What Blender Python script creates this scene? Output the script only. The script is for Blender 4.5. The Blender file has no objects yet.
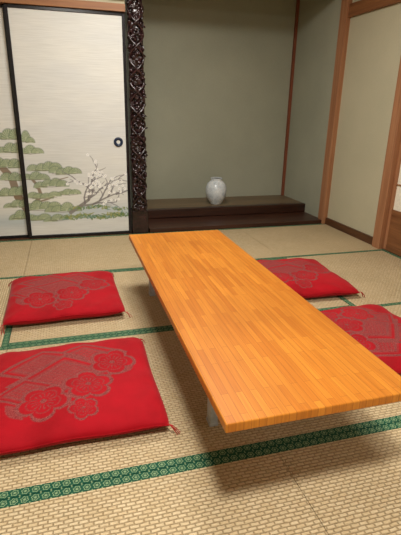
import bpy, bmesh, math, random
import numpy as np
from mathutils import Matrix, Vector, noise
random.seed(4)
scene = bpy.context.scene
try:
    scene.view_settings.view_transform = 'Standard'
    scene.view_settings.look = 'None'
except Exception as e:
    print(e)

def lin(c):
    r = []
    for v in c:
        v = v/255.0
        r.append(v/12.92 if v <= 0.04045 else ((v+0.055)/1.055)**2.4)
    return tuple(r)
def lin4(c): return lin(c)+(1.0,)

# ---------------------------------------------------------------- materials
class NT:
    def __init__(s, name):
        s.m = bpy.data.materials.new(name); s.m.use_nodes = True
        s.t = s.m.node_tree; s.n = s.t.nodes; s.l = s.t.links
        s.b = s.n['Principled BSDF']
    def node(s, typ, **kw):
        n = s.n.new(typ)
        for k, v in kw.items():
            setattr(n, k, v)
        return n
    def link(s, a, b): s.l.new(a, b)
    def coord(s, which='Object', scale=(1,1,1), rot=(0,0,0)):
        tc = s.node('ShaderNodeTexCoord'); mp = s.node('ShaderNodeMapping')
        s.link(tc.outputs[which], mp.inputs['Vector'])
        mp.inputs['Scale'].default_value = scale
        mp.inputs['Rotation'].default_value = rot
        return mp.outputs['Vector']
    def noise(s, vec, scale, detail=4, rough=0.55):
        n = s.node('ShaderNodeTexNoise'); s.link(vec, n.inputs['Vector'])
        n.inputs['Scale'].default_value = scale; n.inputs['Detail'].default_value = detail
        n.inputs['Roughness'].default_value = rough
        return n.outputs['Fac']
    def ramp(s, fac, stops):
        r = s.node('ShaderNodeValToRGB'); s.link(fac, r.inputs['Fac'])
        e = r.color_ramp.elements
        while len(e) < len(stops): e.new(0.5)
        for i, (p, c) in enumerate(stops):
            e[i].position = p; e[i].color = c
        return r.outputs['Color']
    def mix(s, fac, a, b, mode='MIX'):
        m = s.node('ShaderNodeMix', data_type='RGBA', blend_type=mode)
        for sock, v in ((m.inputs['Factor'], fac), (m.inputs[6], a), (m.inputs[7], b)):
            if isinstance(v, bpy.types.NodeSocket): s.link(v, sock)
            else: sock.default_value = v
        return m.outputs[2]
    def math(s, op, a, b=None, c=None, clamp=False):
        m = s.node('ShaderNodeMath', operation=op, use_clamp=clamp)
        for i, v in enumerate((a, b, c)):
            if v is None: continue
            if isinstance(v, bpy.types.NodeSocket): s.link(v, m.inputs[i])
            else: m.inputs[i].default_value = v
        return m.outputs[0]
    def bump(s, h, strength=0.3, dist=0.002):
        b = s.node('ShaderNodeBump'); s.link(h, b.inputs['Height'])
        b.inputs['Strength'].default_value = strength; b.inputs['Distance'].default_value = dist
        s.link(b.outputs['Normal'], s.b.inputs['Normal'])
    def base(s, c):
        if isinstance(c, bpy.types.NodeSocket): s.link(c, s.b.inputs['Base Color'])
        else: s.b.inputs['Base Color'].default_value = c
    def set(s, rough=0.5, metal=0.0, spec=None, sheen=None):
        s.b.inputs['Roughness'].default_value = rough
        s.b.inputs['Metallic'].default_value = metal
        if spec is not None: s.b.inputs['Specular IOR Level'].default_value = spec
        if sheen is not None:
            s.b.inputs['Sheen Weight'].default_value = sheen

def plaster(name, c1, c2):
    t = NT(name); v = t.coord()
    n1 = t.noise(v, 1.6, 3); n2 = t.noise(v, 180, 3)
    f = t.math('ADD', t.math('MULTIPLY', n1, 0.55), t.math('MULTIPLY', n2, 0.45))
    t.base(t.ramp(f, [(0.32, lin4(c1)), (0.68, lin4(c2))]))
    t.bump(n2, 0.45, 0.003); t.set(0.95, spec=0.15); return t.m
def wood(name, c1, c2, rough=0.5, stretch=(30, 30, 1.5), spec=0.4, bump=0.1):
    t = NT(name); v = t.coord(scale=stretch)
    n1 = t.noise(v, 1.0, 5, 0.6)
    t.base(t.ramp(n1, [(0.3, lin4(c1)), (0.7, lin4(c2))]))
    t.bump(n1, bump, 0.001); t.set(rough, spec=spec); return t.m
def plain(name, c, rough=0.5, metal=0.0, spec=0.4):
    t = NT(name); v = t.coord(); n = t.noise(v, 40, 2)
    a = tuple(x*0.92 for x in c); b = tuple(min(255, x*1.05) for x in c)
    t.base(t.ramp(n, [(0.3, lin4(a)), (0.7, lin4(b))])); t.set(rough, metal, spec); return t.m

M_alc = plaster('plaster_sage', (152,154,136), (170,170,151))
M_wallr = plaster('plaster_olive', (178,173,147), (195,188,161))
M_pil = wood('wood_pillar', (146,98,66), (176,126,90), 0.5, (40,40,1.5))
M_pilH = wood('wood_beam_h', (112,70,42), (146,98,60), 0.5, (30,1.5,40))
M_lint = wood('wood_lintel', (132,86,52), (162,112,70), 0.5, (1.5,30,40))
M_dark = wood('wood_dark', (34,18,12), (64,36,24), 0.35, (1.5,30,30))
M_darkR = wood('wood_dark_step', (44,25,18), (74,43,30), 0.35, (1.5,30,30))
M_darkY = wood('wood_dark_y', (62,38,22), (98,62,38), 0.4, (30,1.5,30))
M_plat = wood('wood_platform_top', (92,76,56), (122,102,76), 0.45, (1.2,25,10))
M_ceil = wood('ceiling_boards', (180,150,112), (205,176,136), 0.6, (1.5,20,10))
M_black = plain('black_lacquer', (22,20,26), 0.25)
M_trimred = wood('corner_trim_wood', (108,58,38), (140,80,54), 0.5, (40,40,1.5))

# carved lacquer
t = NT('carved_lacquer'); v = t.coord(); n = t.noise(v, 30, 4)
t.base(t.ramp(n, [(0.35, lin4((18,8,9))), (0.7, lin4((54,28,30)))])); t.set(0.2, spec=0.6); M_carve = t.m

# tatami weave (UV in metres: u along length, v across)
t = NT('tatami_weave')
uv = t.node('ShaderNodeUVMap').outputs['UV']
nd = t.node('ShaderNodeTexNoise'); t.link(uv, nd.inputs['Vector']); nd.inputs['Scale'].default_value = 40
va = t.node('ShaderNodeVectorMath', operation='SCALE'); t.link(nd.outputs['Color'], va.inputs[0]); va.inputs['Scale'].default_value = 0.006
vb = t.node('ShaderNodeVectorMath', operation='ADD'); t.link(uv, vb.inputs[0]); t.link(va.outputs[0], vb.inputs[1])
br = t.node('ShaderNodeTexBrick'); t.link(vb.outputs[0], br.inputs['Vector'])
br.offset = 0.5; br.squash = 1.0
br.inputs['Scale'].default_value = 1.0
br.inputs['Brick Width'].default_value = 0.026
br.inputs['Row Height'].default_value = 0.0125
br.inputs['Mortar Size'].default_value = 0.0032
br.inputs['Mortar Smooth'].default_value = 1.0
br.inputs['Color1'].default_value = lin4((216,198,162))
br.inputs['Color2'].default_value = lin4((198,176,136))
br.inputs['Mortar'].default_value = lin4((140,114,78))
n1 = t.noise(uv, 3.0, 3); n2 = t.noise(uv, 160, 3)
mp = t.node('ShaderNodeMapping'); t.link(uv, mp.inputs['Vector']); mp.inputs['Scale'].default_value = (60, 420, 1)
n3 = t.noise(mp.outputs['Vector'], 1.0, 2)
c = t.mix(0.4, br.outputs['Color'], t.ramp(n3, [(0.3, lin4((162,138,98))), (0.7, lin4((228,210,172)))]))
c = t.mix(0.5, c, t.ramp(n1, [(0.3, (0.84,0.82,0.78,1)), (0.7, (1.08,1.06,1.04,1))]), 'MULTIPLY')
t.base(c)
h = t.math('SUBTRACT', t.math('MULTIPLY', n3, 0.5), br.outputs['Fac'])
t.bump(h, 0.9, 0.0035); t.set(0.65, spec=0.3); M_tat = t.m

# heri (brocade border)
t = NT('tatami_border_brocade')
uv = t.node('ShaderNodeUVMap').outputs['UV']
sp = t.node('ShaderNodeSeparateXYZ'); t.link(uv, sp.inputs[0])
U, V = sp.outputs[0], sp.outputs[1]
fu = t.math('SUBTRACT', t.math('FRACT', U), 0.5)
fv = t.math('SUBTRACT', V, 0.5)
r = t.math('SQRT', t.math('ADD', t.math('MULTIPLY', fu, fu), t.math('MULTIPLY', fv, fv)))
ang = t.math('ARCTAN2', fv, fu)
rr = t.math('ADD', r, t.math('MULTIPLY', t.math('SINE', t.math('MULTIPLY', ang, 6.0)), 0.05))
ring = t.math('LESS_THAN', t.math('ABSOLUTE', t.math('SUBTRACT', rr, 0.33)), 0.04)
dot = t.math('LESS_THAN', rr, 0.14)
fu2 = t.math('SUBTRACT', t.math('FRACT', t.math('ADD', U, 0.5)), 0.5)
dd = t.math('ADD', t.math('ABSOLUTE', fu2), t.math('ABSOLUTE', t.math('SUBTRACT', t.math('ABSOLUTE', fv), 0.45)))
dia = t.math('LESS_THAN', dd, 0.10)
m = t.math('MAXIMUM', t.math('MAXIMUM', ring, dot), dia)
n1 = t.noise(uv, 9, 2)
g = t.ramp(n1, [(0.35, lin4((12,62,46))), (0.7, lin4((26,88,64)))])
t.base(t.mix(m, g, lin4((130,154,114)))); t.set(0.7, spec=0.2); M_heri = t.m

# table top: laminated staves
def stave(name, axes):
    t = NT(name); tc = t.node('ShaderNodeTexCoord')
    sp = t.node('ShaderNodeSeparateXYZ'); t.link(tc.outputs['Object'], sp.inputs[0])
    cb = t.node('ShaderNodeCombineXYZ')
    t.link(sp.outputs[axes[0]], cb.inputs[0]); t.link(sp.outputs[axes[1]], cb.inputs[1])
    br = t.node('ShaderNodeTexBrick'); t.link(cb.outputs[0], br.inputs['Vector'])
    br.offset = 0.37; br.offset_frequency = 2; br.squash = 1.0
    for k, val in (('Scale',1.0),('Brick Width',0.24),('Row Height',0.0205),('Mortar Size',0.0006),('Mortar Smooth',0.3)):
        br.inputs[k].default_value = val
    br.inputs['Color1'].default_value = lin4((206,132,42))
    br.inputs['Color2'].default_value = lin4((188,112,30))
    br.inputs['Mortar'].default_value = lin4((150,84,24))
    mp = t.node('ShaderNodeMapping'); t.link(cb.outputs[0], mp.inputs['Vector']); mp.inputs['Scale'].default_value = (5, 130, 1)
    n = t.noise(mp.outputs['Vector'], 1.0, 4)
    mp2 = t.node('ShaderNodeMapping'); t.link(cb.outputs[0], mp2.inputs['Vector']); mp2.inputs['Scale'].default_value = (2.0, 2.5, 1)
    n2 = t.noise(mp2.outputs['Vector'], 1.0, 3)
    c = t.mix(1.0, br.outputs['Color'], t.ramp(n, [(0.3, (0.84,0.80,0.74,1)), (0.7, (1.06,1.06,1.06,1))]), 'MULTIPLY')
    c = t.mix(1.0, c, t.ramp(n2, [(0.35, (0.9,0.88,0.85,1)), (0.65, (1.05,1.05,1.05,1))]), 'MULTIPLY')
    t.base(c); t.set(0.42, spec=0.38)
    return t.m
M_top = stave('laminated_wood', (1, 0))
M_steel = plain('grey_enamel', (176,182,190), 0.4, 0.0, 0.5)

# cushion fabric
t = NT('zabuton_brocade')
at = t.node('ShaderNodeAttribute', attribute_name='pat')
v = t.coord(); n1 = t.noise(v, 350, 2); n2 = t.noise(v, 7, 3)
redc = t.ramp(n2, [(0.3, lin4((146,2,16))), (0.7, lin4((172,4,24)))])
pc = t.ramp(n1, [(0.35, lin4((104,28,32))), (0.7, lin4((162,84,80)))])
t.base(t.mix(at.outputs['Fac'], redc, pc)); t.bump(t.math('ADD', n1, t.math('MULTIPLY', at.outputs['Fac'], -1.0)), 0.4, 0.0015)
t.set(0.75, spec=0.15, sheen=0.06); M_cush = t.m
M_thread = plain('red_cord', (170,24,24), 0.7)

# fusuma paper
t = NT('fusuma_painted_paper')
at = t.node('ShaderNodeAttribute', attribute_name='paint')
v = t.coord(scale=(6, 1, 260)); n1 = t.noise(v, 1.0, 3)
v2 = t.coord(scale=(1.5, 1, 4)); n2 = t.noise(v2, 1.0, 3)
c = t.mix(1.0, at.outputs['Color'], t.ramp(n1, [(0.3, (0.88,0.88,0.87,1)), (0.7, (1.05,1.05,1.05,1))]), 'MULTIPLY')
c = t.mix(1.0, c, t.ramp(n2, [(0.3, (0.92,0.93,0.95,1)), (0.7, (1.04,1.03,1.0,1))]), 'MULTIPLY')
t.base(c); t.set(0.55, spec=0.35); M_fus = t.m

t = NT('vase_glaze'); v = t.coord(); n = t.noise(v, 14, 4)
vo = t.node('ShaderNodeTexVoronoi', feature='DISTANCE_TO_EDGE'); t.link(v, vo.inputs['Vector']); vo.inputs['Scale'].default_value = 38
cr = t.math('LESS_THAN', vo.outputs['Distance'], 0.035)
c = t.ramp(n, [(0.35, lin4((186,196,202))), (0.65, lin4((222,226,226)))])
t.base(t.mix(t.math('MULTIPLY', cr, 0.3), c, lin4((120,125,125)))); t.set(0.25, spec=0.5); M_vase = t.m
M_vin = plain('vase_inside', (60,56,50), 0.6)
t = NT('shoji_paper'); n = t.noise(t.coord(), 60, 3)
t.base(t.ramp(n, [(0.3, lin4((225,218,200))), (0.7, lin4((240,234,216)))])); t.set(0.9); M_shoji = t.m
M_brass = plain('pull_metal', (120,130,145), 0.3, 0.6)
M_blue = plain('pull_enamel', (24,40,66), 0.3)
M_lamp = NT('lamp_diffuser'); M_lamp.base(lin4((250,245,230)));
M_lamp.b.inputs['Emission Color'].default_value = (1,0.92,0.8,1); M_lamp.b.inputs['Emission Strength'].default_value = 2.0
M_lamp = M_lamp.m

# ---------------------------------------------------------------- helpers
def link(o, parent=None):
    scene.collection.objects.link(o)
    if parent: o.parent = parent
    return o
def obj_bm(name, bm, mats, parent=None, smooth=False):
    me = bpy.data.meshes.new(name); bm.to_mesh(me); bm.free()
    for m in (mats if isinstance(mats, (list, tuple)) else [mats]): me.materials.append(m)
    if smooth:
        for p in me.polygons: p.use_smooth = True
    return link(bpy.data.objects.new(name, me), parent)
def add_box(bm, x0, x1, y0, y1, z0, z1, mi=0, bev=0.0):
    r = bmesh.ops.create_cube(bm, size=1.0)
    vs = r['verts']
    for v in vs:
        v.co = Vector(((x0+x1)/2+v.co.x*(x1-x0), (y0+y1)/2+v.co.y*(y1-y0), (z0+z1)/2+v.co.z*(z1-z0)))
    fs = set(f for v in vs for f in v.link_faces)
    for f in fs: f.material_index = mi
    if bev > 0:
        es = list(set(e for f in fs for e in f.edges))
        bmesh.ops.bevel(bm, geom=es, offset=bev, segments=2, affect='EDGES', profile=0.5)
def box(name, x0, x1, y0, y1, z0, z1, mat, parent=None, bev=0.0):
    bm = bmesh.new(); add_box(bm, x0, x1, y0, y1, z0, z1, 0, bev)
    return obj_bm(name, bm, mat, parent)
def lathe(bm, prof, cx=0, cy=0, cz=0, seg=48, mi=0, axis='Z'):
    rings = []
    for r, z in prof:
        ring = []
        for i in range(seg):
            a = 2*math.pi*i/seg
            if axis == 'Z': co = (cx+r*math.cos(a), cy+r*math.sin(a), cz+z)
            else: co = (cx+r*math.cos(a), cy-z, cz+r*math.sin(a))
            ring.append(bm.verts.new(co))
        rings.append(ring)
    for a, b in zip(rings, rings[1:]):
        for i in range(seg):
            j = (i+1) % seg
            f = bm.faces.new((a[i], a[j], b[j], b[i])); f.material_index = mi; f.smooth = True
    return rings
def empty(name, loc=(0,0,0)):
    e = bpy.data.objects.new(name, None); e.location = loc; scene.collection.objects.link(e); return e

# ---------------------------------------------------------------- room
CS = 0.911
X0 = -2.145; XR = 2.41; YB = 3.818; YF = -1.648; ZC = 2.45; YA = 4.74; ZP = .118
box('floor', X0-0.1, XR+0.12, YF-0.1, YA+.13, -0.12, -0.05, M_darkY)
box('ceiling', X0-0.1, XR+0.12, YF-0.1, YA+.13, ZC, ZC+0.06, M_ceil)
box('wall_left', X0-0.1, X0, YF-0.1, YA+.13, -0.05, ZC, M_wallr)
box('wall_front', X0, XR+0.12, YF-0.1, YF, -0.05, ZC, M_wallr)
box('wall_back', X0, 0.50, YB, YB+0.12, 1.765, ZC, M_wallr)
box('wall_alcove_back', 0.50, XR+0.12, YA, YA+.13, -0.05, ZC, M_alc)
box('wall_alcove_left', 0.50, 0.60, 3.97, YA, -0.05, ZC, M_alc)
box('wall_alcove_right', 2.385, XR+0.12, 3.90, YA, -0.05, ZC, M_alc)
box('wall_alcove_top', 0.655, 2.36, 3.83, 3.90, 2.08, ZC, M_alc)
box('wall_right', XR, XR+0.12, 3.04, 3.80, -0.05, ZC, M_wallr)
box('wall_right_upper', XR, XR+0.12, YF, 2.95, 1.80, ZC, M_wallr)
box('wall_right_near', XR, XR+0.12, YF, -0.75, -0.05, 1.80, M_wallr)
box('pillar_alcove', 2.365, XR+0.12, 3.80, 3.90, -0.05, ZC, M_pil, bev=0.004)
box('pillar_right', 2.375, XR+0.12, 2.95, 3.04, -0.05, ZC, M_pil, bev=0.004)
box('trim_alcove_corner', 2.358, 2.385, YA-.027, YA, ZP, ZC, M_trimred)
box('trim_alcove_lintel', 0.655, 2.365, 3.82, 3.91, 2.03, 2.08, M_lint)
box('trim_beam_right', 2.385, XR, 3.04, 3.80, 1.80, 1.90, M_pilH)
box('trim_beam_right_near', 2.375, XR, YF, 2.95, 1.74, 1.84, M_pilH)
box('baseboard_right', 2.392, XR, 3.04, 3.80, 0.0, 0.065, M_darkY)
box('trim_lintel_back', X0, 0.50, 3.80, 3.93, 1.715, 1.765, M_lint)
box('trim_nageshi_back', X0, 0.50, 3.78, 3.818, 1.80, 1.90, M_lint)
box('trim_sill_back', X0, 0.50, 3.818, 3.93, -0.05, 0.004, M_darkY)
box('wall_behind_doors', X0, 0.50, 3.96, 4.05, -0.05, ZC, M_alc)
box('alcove_step_board', 0.66, 2.385, 3.825, 4.20, -0.05, 0.035, M_darkR, bev=0.003)
e = empty('alcove_platform')
box('platform_front_beam', 0.60, 2.384, 4.20, 4.27, 0.035, ZP+.004, M_dark, e, 0.006)
box('platform_top', 0.60, 2.384, 4.27, YA-.001, 0.07, ZP, M_plat, e)

# ---------------------------------------------------------------- tatami
def mat(x0, x1, y0, y1, long):
    bm = bmesh.new(); uvl = bm.loops.layers.uv.new('UVMap')
    g = 0.0012; x0 += g; x1 -= g; y0 += g; y1 -= g; hb = 0.0285
    if long == 'x': segs = [(x0,x1,y0,y0+hb,1),(x0,x1,y0+hb,y1-hb,0),(x0,x1,y1-hb,y1,1)]
    else: segs = [(x0,x0+hb,y0,y1,1),(x0+hb,x1-hb,y0,y1,0),(x1-hb,x1,y0,y1,1)]
    for (a,b,c_,d,mi) in segs:
        n0 = len(bm.faces)
        add_box(bm, a, b, c_, d, -0.05, 0.0 + (0.0012 if mi else 0), mi)
        bm.faces.ensure_lookup_table()
        for f in bm.faces[n0:]:
            for l in f.loops:
                co = l.vert.co
                if long == 'x': u, w, w0 = co.x, co.y, c_
                else: u, w, w0 = co.y, co.x, a
                l[uvl].uv = (u/hb, (w-w0)/hb) if mi else (u, w)
    return obj_bm('tatami_mat', bm, [M_tat, M_heri])
xs = lambda i: -0.323+CS*i
ys = lambda j: 1.085+CS*j
for (i0,i1,j0,j1,l) in [(-2,-1,-1,0,'x'),(-1,1,-1,0,'x'),(1,3,-1,0,'x'),
    (-2,0,0,1,'x'),(0,2,0,1,'x'),(2,3,0,1,'x'),
    (-2,-1,1,2,'y'),(-1,0,1,2,'y'),(-2,0,2,3,'x'),(0,2,1,2,'x'),(2,3,1,2,'y'),
    (0,2,2,3,'x'),(2,3,2,3,'x'),
    (-2,0,-2,-1,'x'),(0,2,-2,-1,'x'),(2,3,-2,-1,'x'),(-2,-1,-3,-2,'x'),(-1,1,-3,-2,'x'),(1,3,-3,-2,'x')]:
    mat(xs(i0), xs(i1), ys(j0), ys(j1), l)

# ---------------------------------------------------------------- fusuma with painting
def paint_canvas(x0, x1, z0, z1, res):
    nx = int((x1-x0)/res)+1; nz = int((z1-z0)/res)+1
    gx, gz = np.meshgrid(np.linspace(x0,x1,nx), np.linspace(z0,z1,nz))
    col = np.zeros((nz,nx,3)); col[:] = lin((217,218,214))
    return gx, gz, col
def blend(col, mask, c, a=1.0):
    m = (np.clip(mask,0,1)*a)[...,None]
    col[:] = col*(1-m)+np.array(lin(c))*m
def seg_d(gx, gz, p, q):
    px,pz=p; qx,qz=q; dx,dz=qx-px,qz-pz; L=dx*dx+dz*dz+1e-12
    t_=np.clip(((gx-px)*dx+(gz-pz)*dz)/L,0,1)
    return np.hypot(gx-px-t_*dx, gz-pz-t_*dz), t_
def stroke(gx,gz,col,pts,w0,w1,c,a=1.0,soft=0.0025):
    n=len(pts)-1
    for i in range(n):
        d,t_=seg_d(gx,gz,pts[i],pts[i+1]); w=w0+(w1-w0)*((i+t_)/n)
        blend(col,(w-d)/soft+0.5,c,a)
rng = np.random.RandomState(3)
def pine_pad(gx,gz,col,cx,cz,w,h):
    w*=1.12; h*=1.25
    k = max(3,int(w/0.055))
    for i in range(k):
        px = cx-w/2+w*(i+0.5)/k+rng.uniform(-.010,.010); ph = h*(0.75+0.5*rng.rand())*(1-0.6*abs((i+.5)/k-.5))
        rw = w/k*0.95
        cz2 = cz+rng.uniform(-.010,.010)
        dx=(gx-px)/rw; dz=(gz-cz2)/ph
        r=np.hypot(dx,dz)
        up=np.clip((gz-cz2+0.004)/0.003,0,1)
        blend(col,np.clip((1-r)/0.12,0,1)*up,(176,186,152),0.9)
        a=np.arctan2(dz,dx)
        needle=(np.sin(a*22+i)>0.0)*np.clip((1-r)/0.1,0,1)*(r>0.25)*up
        blend(col,needle,(102,124,94),0.7)
        edge=np.clip(1-abs(r-0.97)/0.10,0,1)*up
        blend(col,edge,(84,106,86),0.6)
    stroke(gx,gz,col,[(cx-w*0.45,cz),(cx,cz-0.006),(cx+w*0.45,cz)],0.003,0.002,(110,98,80),0.7)
def bamboo(gx,gz,col,cx,cz,n,s):
    for i in range(n):
        a=rng.uniform(0.1,math.pi-0.1); L=s*rng.uniform(.5,1)
        x=cx+rng.uniform(-1,1)*s*1.4; z=cz+rng.uniform(-.3,.3)*s
        c=[(120,140,84),(92,124,78),(156,160,100),(126,154,146)][rng.randint(4)]
        stroke(gx,gz,col,[(x,z),(x+L*.5*math.cos(a),z+L*.5*math.sin(a)*.6),(x+L*math.cos(a),z+L*.6*math.sin(a)-.005)],0.0060,0.001,c,0.85)
def blossom(gx,gz,col,x,z,r):
    for k in range(5):
        a=k*2*math.pi/5+0.3
        d=np.hypot(gx-x-r*.55*math.cos(a),gz-z-r*.55*math.sin(a))
        blend(col,(r*.5-d)/0.002+.5,(248,250,250),0.95)
        blend(col,np.clip(1-abs(d-r*.5)/0.0022,0,1),(150,144,144),0.35)
    d=np.hypot(gx-x,gz-z); blend(col,(r*.22-d)/0.002+.5,(200,184,120),0.8)
def rough_branch(gx,gz,col,p,ang,L,w,depth):
    pts=[p]; x,z=p; a=ang; n=4
    for i in range(n):
        a+=rng.uniform(-.35,.35); x+=L/n*math.cos(a); z+=L/n*math.sin(a); pts.append((x,z))
    stroke(gx,gz,col,pts,w,w*0.5,(112,108,110) if depth>0 else (128,126,128),0.85)
    for q in pts[1:]:
        if depth>0: rough_branch(gx,gz,col,q,a+rng.choice([-1,1])*rng.uniform(.4,1.0),L*.55,w*.6,depth-1)
        if rng.rand()<0.45: blossom(gx,gz,col,q[0]+rng.uniform(-.02,.02),q[1]+rng.uniform(-.01,.015),0.013)

def canvas_obj(name,x0,x1,z0,z1,y,painter,parent):
    gx,gz,col=paint_canvas(x0,x1,z0,z1,0.0030)
    painter(gx,gz,col)
    nz,nx=gx.shape
    co=np.stack([gx,np.full_like(gx,y),gz],-1).reshape(-1,3)
    idx=np.arange(nx*nz).reshape(nz,nx)
    f=np.stack([idx[:-1,:-1],idx[:-1,1:],idx[1:,1:],idx[1:,:-1]],-1).reshape(-1,4)
    me=bpy.data.meshes.new(name)
    me.vertices.add(len(co)); me.vertices.foreach_set('co',co.ravel().astype(np.float32))
    me.loops.add(f.size); me.loops.foreach_set('vertex_index',f.ravel().astype(np.int32))
    me.polygons.add(len(f)); me.polygons.foreach_set('loop_start',np.arange(0,f.size,4,dtype=np.int32))
    me.update(calc_edges=True)
    at=me.color_attributes.new('paint','FLOAT_COLOR','POINT')
    c4=np.concatenate([col.reshape(-1,3),np.ones((nx*nz,1))],1)
    at.data.foreach_set('color',c4.ravel().astype(np.float32))
    me.materials.append(M_fus)
    return link(bpy.data.objects.new(name,me),parent)

def paint_main(gx,gz,col):
    blend(col,np.exp(-((gz-0.20-0.02*np.sin(gx*7))/0.05)**2)*0.5,(150,172,184))
    blend(col,np.exp(-((gz-0.62-0.03*np.sin(gx*5))/0.12)**2)*0.35*np.clip((.2-gx)*4,0,1),(192,198,198))
    stroke(gx,gz,col,[(-.34,.24),(-.27,.30),(-.22,.36),(-.24,.44),(-.30,.52)],0.018,0.010,(132,112,90),0.9)
    stroke(gx,gz,col,[(-.27,.30),(-.16,.33),(-.04,.39)],0.008,0.004,(132,112,90),0.9)
    stroke(gx,gz,col,[(-.25,.42),(-.12,.47),(.0,.50)],0.008,0.003,(132,112,90),0.9)
    for (x,z,w,h) in [(-.29,.78,.10,.05),(-.27,.69,.14,.055),(-.17,.56,.20,.055),(-.02,.53,.20,.05),(-.25,.49,.16,.05),
                      (-.13,.43,.20,.05),(.0,.36,.14,.035),(-.20,.34,.20,.05),(-.22,.24,.22,.055),(-.06,.22,.22,.05),(-.26,.16,.16,.04),(-.10,.15,.16,.035)]:
        pine_pad(gx,gz,col,x,z,w,h)
    stroke(gx,gz,col,[(.00,.21),(.08,.26),(.15,.31),(.19,.38)],0.016,0.009,(128,124,120),0.9)
    stroke(gx,gz,col,[(.08,.26),(.18,.27),(.31,.33),(.42,.37)],0.010,0.004,(128,124,120),0.9)
    for p,a in [((.19,.38),1.3),((.19,.38),2.1),((.17,.33),.6),((.12,.28),1.9),((.31,.33),.9),((.24,.30),1.1),((.38,.35),.2),((.18,.27),-.1),((.15,.31),1.5)]:
        rough_branch(gx,gz,col,p,a,0.20,0.0070,1)
    for cx in np.linspace(-.02,.46,13): bamboo(gx,gz,col,cx,.165+.012*math.sin(cx*20),15,.048)
    for cx in np.linspace(.05,.46,8): bamboo(gx,gz,col,cx,.23+.02*math.sin(cx*9),10,.042)
def paint_left(gx,gz,col):
    blend(col,np.exp(-((gz-0.15)/0.06)**2)*0.5,(150,172,184))
    stroke(gx,gz,col,[(-.30,.18),(-.40,.35),(-.43,.50),(-.55,.66),(-.7,.9)],0.035,0.02,(132,112,90),0.9)
    for (x,z,w,h) in [(-.42,.80,.28,.06),(-.38,.70,.20,.06),(-.46,.58,.26,.06),(-.38,.48,.2,.05),(-.42,.36,.25,.055),(-.38,.27,.2,.05),(-.36,.17,.2,.05),(-.7,.9,.35,.07),(-.85,.6,.3,.06)]:
        pine_pad(gx,gz,col,x,z,w,h)
def fusuma(x0,x1,y,painter,pullx):
    e=empty('fusuma_sliding_door')
    z0,z1=0.005,1.714; fw=0.024
    canvas_obj('painted_panel',x0+fw*.8,x1-fw*.8,z0+fw*.8,z1-fw*.8,y,painter,e)
    box('core',x0+fw*.5,x1-fw*.5,y+0.003,y+0.014,z0+.01,z1-.01,M_shoji,e)
    box('stile_left',x0,x0+fw,y-.006,y+.02,z0,z1,M_black,e,.003)
    box('stile_right',x1-fw,x1,y-.006,y+.02,z0,z1,M_black,e,.003)
    box('rail_top',x0+fw,x1-fw,y-.006,y+.02,z1-fw,z1,M_black,e,.003)
    box('rail_bottom',x0+fw,x1-fw,y-.006,y+.02,z0,z0+fw,M_black,e,.003)
    bm=bmesh.new()
    lathe(bm,[(.0001,-.004),(.014,-.004),(.016,.002)],pullx,y-.001,.775,32,0,'Y')
    lathe(bm,[(.016,.002),(.024,.008),(.030,.010),(.036,.006),(.038,.0)],pullx,y-.001,.775,32,1,'Y')
    obj_bm('finger_pull',bm,[M_brass,M_blue],e)
fusuma(-.345,.50,3.835,paint_main,.415)
fusuma(-1.20,-.335,3.868,paint_left,-1.12)
fusuma(-2.06,-1.18,3.835,paint_left,-1.26)

# ---------------------------------------------------------------- carved post
e = empty('carved_alcove_post')
px0,px1=0.508,0.648; pc=(px0+px1)/2; hw=(px1-px0)/2
box('post_core',px0+.012,px1-.012,3.845,3.97,-.05,ZC,M_carve,e)
box('post_foot',px0,px1,3.822,3.97,-.049,.20,M_carve,e,.006)
def relief(name, P, nu, nv):
    bm=bmesh.new(); g=[]
    for j in range(nv+1):
        row=[]
        for i in range(nu+1): row.append(bm.verts.new(P(i/nu,j/nv)))
        g.append(row)
    for j in range(nv):
        for i in range(nu):
            f=bm.faces.new((g[j][i],g[j][i+1],g[j+1][i+1],g[j+1][i])); f.smooth=True
    return obj_bm(name,bm,M_carve,e)
def PF(u,v):
    z=.2+(ZC-.2)*v
    th=math.pi*u; x=pc-hw*.86*math.copysign(abs(math.cos(th))**.7,math.cos(th)); y=3.86-.045*abs(math.sin(th))**.6
    q=Vector((x*26,0,z*22)); d=noise.voronoi(q)[0]
    k=min(1,max(0,(d[1]-d[0])*2.2)); n=noise.noise(Vector((x*60,1,z*60)))*.2
    a=.022*(k-.5)+.006*n
    return (x-math.cos(th)*a*.6, y-a, z)
relief('carved_relief',PF,44,760)
def tube(pts, r, mat, name, parent, cyc=False):
    cu=bpy.data.curves.new(name,'CURVE'); cu.dimensions='3D'; cu.bevel_depth=r; cu.bevel_resolution=2
    sp=cu.splines.new('POLY'); sp.points.add(len(pts)-1)
    for p,q in zip(sp.points,pts): p.co=(*q,1)
    sp.use_cyclic_u=cyc; cu.materials.append(mat)
    return link(bpy.data.objects.new(name,cu),parent)
for ph,nm in ((0,'vine_a'),(math.pi,'vine_b')):
    pts=[(pc+hw*.8*math.sin(z*19+ph),3.812-.012*math.cos(z*38),z) for z in np.arange(.22,ZC-.02,.008)]
    tube(pts,.008,M_carve,nm,e)
bm=bmesh.new()
for k in range(130):
    z=.23+k*(ZC-.26)/130+random.uniform(-.006,.006); x=pc+random.uniform(-.92,.92)*hw
    mtx=Matrix.Translation((x,3.808+.03*(abs(x-pc)/hw)**3,z))@Matrix.Rotation(random.uniform(0,6.28),4,'Y')@Matrix.Diagonal((.019,.010,.008,1))
    bmesh.ops.create_uvsphere(bm,u_segments=10,v_segments=6,radius=1,matrix=mtx)
obj_bm('carved_leaves',bm,M_carve,e,True)

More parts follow.
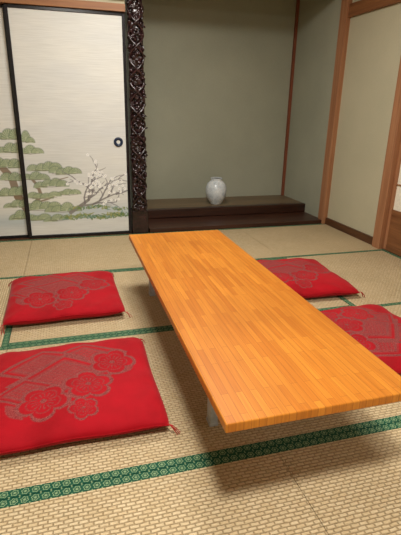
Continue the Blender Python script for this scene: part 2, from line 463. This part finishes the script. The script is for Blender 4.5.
# ---------------------------------------------------------------- vase
bm=bmesh.new()
prof=[(.0001,0),(.052,0),(.056,.004),(.058,.012),(.080,.040),(.100,.080),(.108,.125),(.106,.170),(.092,.206),(.070,.230),(.058,.238),(.056,.246),(.059,.258),(.062,.264),(.059,.266),(.053,.260)]
lathe(bm,prof,0,0,0,64,0)
lathe(bm,[(.053,.260),(.050,.244),(.055,.23),(.08,.19),(.09,.12),(.06,.03),(.0001,.012)],0,0,0,64,1)
o=obj_bm('white_ceramic_vase',bm,[M_vase,M_vin]); o.location=(1.448,4.385,ZP+.001)

# ---------------------------------------------------------------- table
TX0,TX1,TY0,TY1,TZ=.322,.885,.842,2.61,.33
e=empty('low_table')
box('tabletop',TX0,TX1,TY0,TY1,TZ-.028,TZ,M_top,e,.0035)
box('apron_left',TX0+.10,TX0+.12,TY0+.30,TY1-.12,TZ-.065,TZ-.028,M_steel,e)
box('apron_right',TX1-.12,TX1-.10,TY0+.30,TY1-.12,TZ-.065,TZ-.028,M_steel,e)
for k,yy in enumerate((1.25,2.44)):
    for s,xx in enumerate((.425,.782)):
        box('leg_%d'%(k*2+s+1),xx-.014,xx+.014,yy-.020,yy+.020,.012,TZ-.028,M_steel,e,.004)
        box('foot_%d'%(k*2+s+1),xx-.016,xx+.016,yy-.022,yy+.022,.001,.014,M_steel,e,.002)
    box('cross_bar_%d'%(k+1),.425,.782,yy-.012,yy+.012,.07,.095,M_steel,e,.003)
    box('hinge_plate_%d'%(k+1),.42,.787,yy-.05,yy+.05,TZ-.036,TZ-.028,M_steel,e)
    d=1 if k==0 else -1
    for xx in (.44,.767):
        tube([(xx,yy+.0,.16),(xx,yy+d*.16,TZ-.034)],.005,M_steel,'brace_%d'%(k+1),e)

# ---------------------------------------------------------------- cushions
def pattern(s,t_,seed):
    s=s/1.1; t_=t_/1.1
    m=np.zeros_like(s)
    def diamond(cx,cz,a,b,rot,fill):
        nonlocal m
        x=(s-cx)*math.cos(rot)+(t_-cz)*math.sin(rot); y=-(s-cx)*math.sin(rot)+(t_-cz)*math.cos(rot)
        d=abs(x)/a+abs(y)/b
        m=np.where(d<1,fill,m)
        m=np.where(abs(d-.97)<.07,1.0,m)
        m=np.where(abs(d-.82)<.05,.02,m)
        m=np.where(abs(d-.62)<.05,.95,m)
        hat=(np.sin(x*300)*np.sin(y*300)>.1)&(d<.57); m=np.where(hat,.9,m)
    def flower(cx,cz,R,rot):
        nonlocal m
        x=s-cx; y=t_-cz; rr=np.hypot(x,y)/R; a=np.arctan2(y,x)+rot
        pet=.68+.32*np.abs(np.cos(a*2.5))**.6
        ins=rr<pet
        m=np.where(ins,.02,m)
        m=np.where(abs(rr-pet)<.08,1.0,m)
        m=np.where((abs(rr-pet*.66)<.03),.6,m)
        m=np.where(ins&(rr<.48)&(rr>.2)&(np.sin(a*15)>.5),.85,m)
        m=np.where(rr<.13,.95,m)
    def leaf(x0,z0,x1,z1):
        nonlocal m
        d,tt=seg_d(s,t_,(x0,z0),(x1,z1)); m=np.where(d<.004+.016*np.sin(tt*math.pi),.8,m)
    diamond(.05,.11,.15,.10,.05,.45); diamond(-.10,.09,.15,.11,.05,.62); diamond(-.02,.00,.19,.13,.05,.62); diamond(-.15,-.06,.10,.08,.05,.5)
    leaf(-.02,-.16,.06,-.20); leaf(.16,-.02,.21,.04); leaf(-.20,-.12,-.15,-.19)
    flower(-.09,-.13,.080,.3); flower(.05,-.07,.080,.9); flower(.14,.06,.080,.1); flower(.03,-.19,.045,.6)
    return m
def cushion(cx,cy,rot,seed,prot=0.0,hx=.300,hy=.305):
    n=200; lin_=np.linspace(-1,1,n+1)
    lin_=np.sign(lin_)*(1-(1-np.abs(lin_))**1.25)
    u,v=np.meshgrid(lin_,lin_)
    pinch=1-.028*(1-v**2)**1.0; pinch2=1-.028*(1-u**2)
    x=u*hx*pinch; y=v*hy*pinch2
    cr=np.clip(np.abs(u)*np.abs(v),0,1)**8; x*=1-.022*cr; y*=1-.022*cr
    fu=1-np.abs(u)**8; fv=1-np.abs(v)**8
    prof=np.clip(fu*fv,0,1)**.5
    r=np.random.RandomState(seed); w=np.zeros_like(u)
    for k in range(7):
        a,b,p=r.uniform(-4,4),r.uniform(-4,4),r.uniform(0,6); w+=np.sin(a*u+b*v+p)
    dome=.62+.38*np.clip((1-u**2)*(1-v**2),0,1)**.5
    wr=.004*np.sin(14*u+3*np.sin(5*v+seed))*np.abs(v)**5+.004*np.sin(14*v+3*np.sin(5*u))*np.abs(u)**5
    H=.043
    seam=H+.003*np.sin(7*u+seed)+.003*np.sin(6*v+seed*2)-.010*cr
    top=seam+prof*(.045*dome+.0018*w+wr)
    bot=seam*(1-prof*.985)
    N=(n+1)
    pat=pattern(x*math.cos(prot)-y*math.sin(prot),x*math.sin(prot)+y*math.cos(prot),seed)
    co1=np.stack([x,y,top],-1).reshape(-1,3); co2=np.stack([x,y,bot],-1).reshape(-1,3)
    idx=np.arange(N*N).reshape(N,N)
    f1=np.stack([idx[:-1,:-1],idx[:-1,1:],idx[1:,1:],idx[1:,:-1]],-1).reshape(-1,4)
    rim=np.zeros((N,N),bool); rim[0]=rim[-1]=True; rim[:,0]=rim[:,-1]=True
    mp_=np.arange(N*N)+N*N; mp_[rim.ravel()]=np.arange(N*N)[rim.ravel()]
    f2=mp_[f1][:,::-1]
    co=np.concatenate([co1,co2]); f=np.concatenate([f1,f2])
    used=np.unique(f); remap=-np.ones(len(co),int); remap[used]=np.arange(len(used)); co=co[used]; f=remap[f]
    pa=np.concatenate([pat.ravel(),np.zeros(N*N)])[used]
    e=empty('zabuton_cushion',(cx,cy,0.001)); e.rotation_euler=(0,0,rot)
    me=bpy.data.meshes.new('cushion_body')
    me.vertices.add(len(co)); me.vertices.foreach_set('co',co.ravel().astype(np.float32))
    me.loops.add(f.size); me.loops.foreach_set('vertex_index',f.ravel().astype(np.int32))
    me.polygons.add(len(f)); me.polygons.foreach_set('loop_start',np.arange(0,f.size,4,dtype=np.int32))
    me.polygons.foreach_set('use_smooth',np.ones(len(f),bool))
    me.update(calc_edges=True)
    at=me.attributes.new('pat','FLOAT','POINT'); at.data.foreach_set('value',pa.astype(np.float32))
    me.materials.append(M_cush)
    link(bpy.data.objects.new('cushion_body',me),e)
    S=seam
    ed=[(0,i) for i in range(0,N,4)]+[(i,N-1) for i in range(4,N,4)]+[(N-1,i) for i in range(N-5,-1,-4)]+[(i,0) for i in range(N-5,3,-4)]
    tube([(x[i,j],y[i,j],S[i,j]) for i,j in ed],.0022,M_cush,'seam_cord',e,True)
    k=0
    for sx in (-1,1):
        for sy in (-1,1):
            k+=1; bx,by=sx*hx*.965,sy*hy*.965
            for q in range(4):
                a=math.atan2(sy,sx)+r.uniform(-.5,.5); L=r.uniform(.03,.045)
                tube([(bx,by,.037),(bx+L*.4*math.cos(a),by+L*.4*math.sin(a),.036),(bx+L*.8*math.cos(a+.2),by+L*.8*math.sin(a+.2),.018),(bx+L*math.cos(a+.3),by+L*math.sin(a+.3),.003)],.0013,M_thread,'tassel_%d'%k,e)
cushion(-.068,2.455,.02,1,.2)
cushion(-.040,1.54,.0,2,0.0,.312,.312)
cushion(1.335,2.42,-.04,5,.3)
cushion(1.300,1.60,.03,7,2.9)

# ---------------------------------------------------------------- shoji on the right wall
def shoji(y0,y1,xo):
    e=empty('shoji_sliding_door'); z0,z1=.0,1.74
    box('paper',xo+.012,xo+.014,y0+.02,y1-.02,.32,z1-.03,M_shoji,e)
    box('kick_panel',xo+.006,xo+.018,y0+.02,y1-.02,.02,.30,M_pilH,e)
    for nm,a,b in (('stile_a',y0,y0+.03),('stile_b',y1-.03,y1)): box(nm,xo,xo+.026,a,b,z0+.003,z1,M_pil,e)
    for nm,a,b in (('rail_bottom',.003,.04),('rail_mid',.29,.33),('rail_top',z1-.04,z1)): box(nm,xo,xo+.026,y0+.03,y1-.03,a,b,M_pilH,e)
    for i in range(1,4):
        yy=y0+(y1-y0)*i/4; box('muntin_v%d'%i,xo+.003,xo+.011,yy-.004,yy+.004,.33,z1-.04,M_pil,e)
    for i in range(1,7):
        zz=.33+(z1-.37)*i/7; box('muntin_h%d'%i,xo+.003,xo+.011,y0+.03,y1-.03,zz-.004,zz+.004,M_pil,e)
shoji(2.03,2.95,2.42); shoji(1.1,2.05,2.45); shoji(.17,1.12,2.42); shoji(-.75,.19,2.45)
box('trim_sill_right',2.40,XR+.12,-.75,2.95,-.05,.0,M_darkY)

# ---------------------------------------------------------------- ceiling lamps (above the view; the deeper one is an added fill)
def lamp(LX,LY,R,energy,size,col):
    e=empty('unseen_ceiling_lamp')
    k=R/.26
    bm=bmesh.new(); lathe(bm,[(.26*k,0),(.27*k,-.02),(.26*k,-.06),(.20*k,-.085),(.0001,-.09)],LX,LY,ZC,48,0)
    obj_bm('diffuser',bm,M_lamp,e)
    bm=bmesh.new(); lathe(bm,[(.28*k,0),(.29*k,-.012),(.28*k,-.025),(.262*k,-.025)],LX,LY,ZC,48,0)
    obj_bm('trim_ring',bm,M_pil,e)
    ld=bpy.data.lights.new('lamp_light','AREA'); ld.shape='DISK'; ld.size=size; ld.energy=energy; ld.color=col
    lo=bpy.data.objects.new('lamp_light',ld); lo.location=(LX,LY,ZC-.11); link(lo)
lamp(.15,.25,.26,60,.36,(1,.96,.89))
lamp(.6,2.55,.34,44,.65,(1,.97,.91))  # added fill lamp, put in to brighten the far walls
ld=bpy.data.lights.new('shoji_daylight','AREA'); ld.shape='RECTANGLE'; ld.size=1.6; ld.size_y=1.3; ld.energy=9; ld.color=(1,.98,.95)
lo=bpy.data.objects.new('shoji_daylight',ld); lo.location=(2.36,.3,1.0); lo.rotation_euler=(0,math.radians(90),0); link(lo)

w=bpy.data.worlds.new('world'); scene.world=w; w.use_nodes=True
w.node_tree.nodes['Background'].inputs[0].default_value=(.8,.85,1,1); w.node_tree.nodes['Background'].inputs[1].default_value=.3

# ---------------------------------------------------------------- camera
cam=bpy.data.cameras.new('camera'); co=bpy.data.objects.new('camera',cam); link(co)
cam.sensor_fit='VERTICAL'; cam.sensor_height=24; cam.lens=450/535*24; cam.clip_start=.02
fwd=Vector((.2677,.9038,-.3340)).normalized(); right=Vector((.9606,-.2772,.0200)); right=(right-fwd*right.dot(fwd)).normalized()
up=right.cross(fwd)
R=Matrix((right,up,-fwd)).transposed().to_4x4()
co.matrix_world=Matrix.Translation((0,0,1.05))@R
scene.camera=co
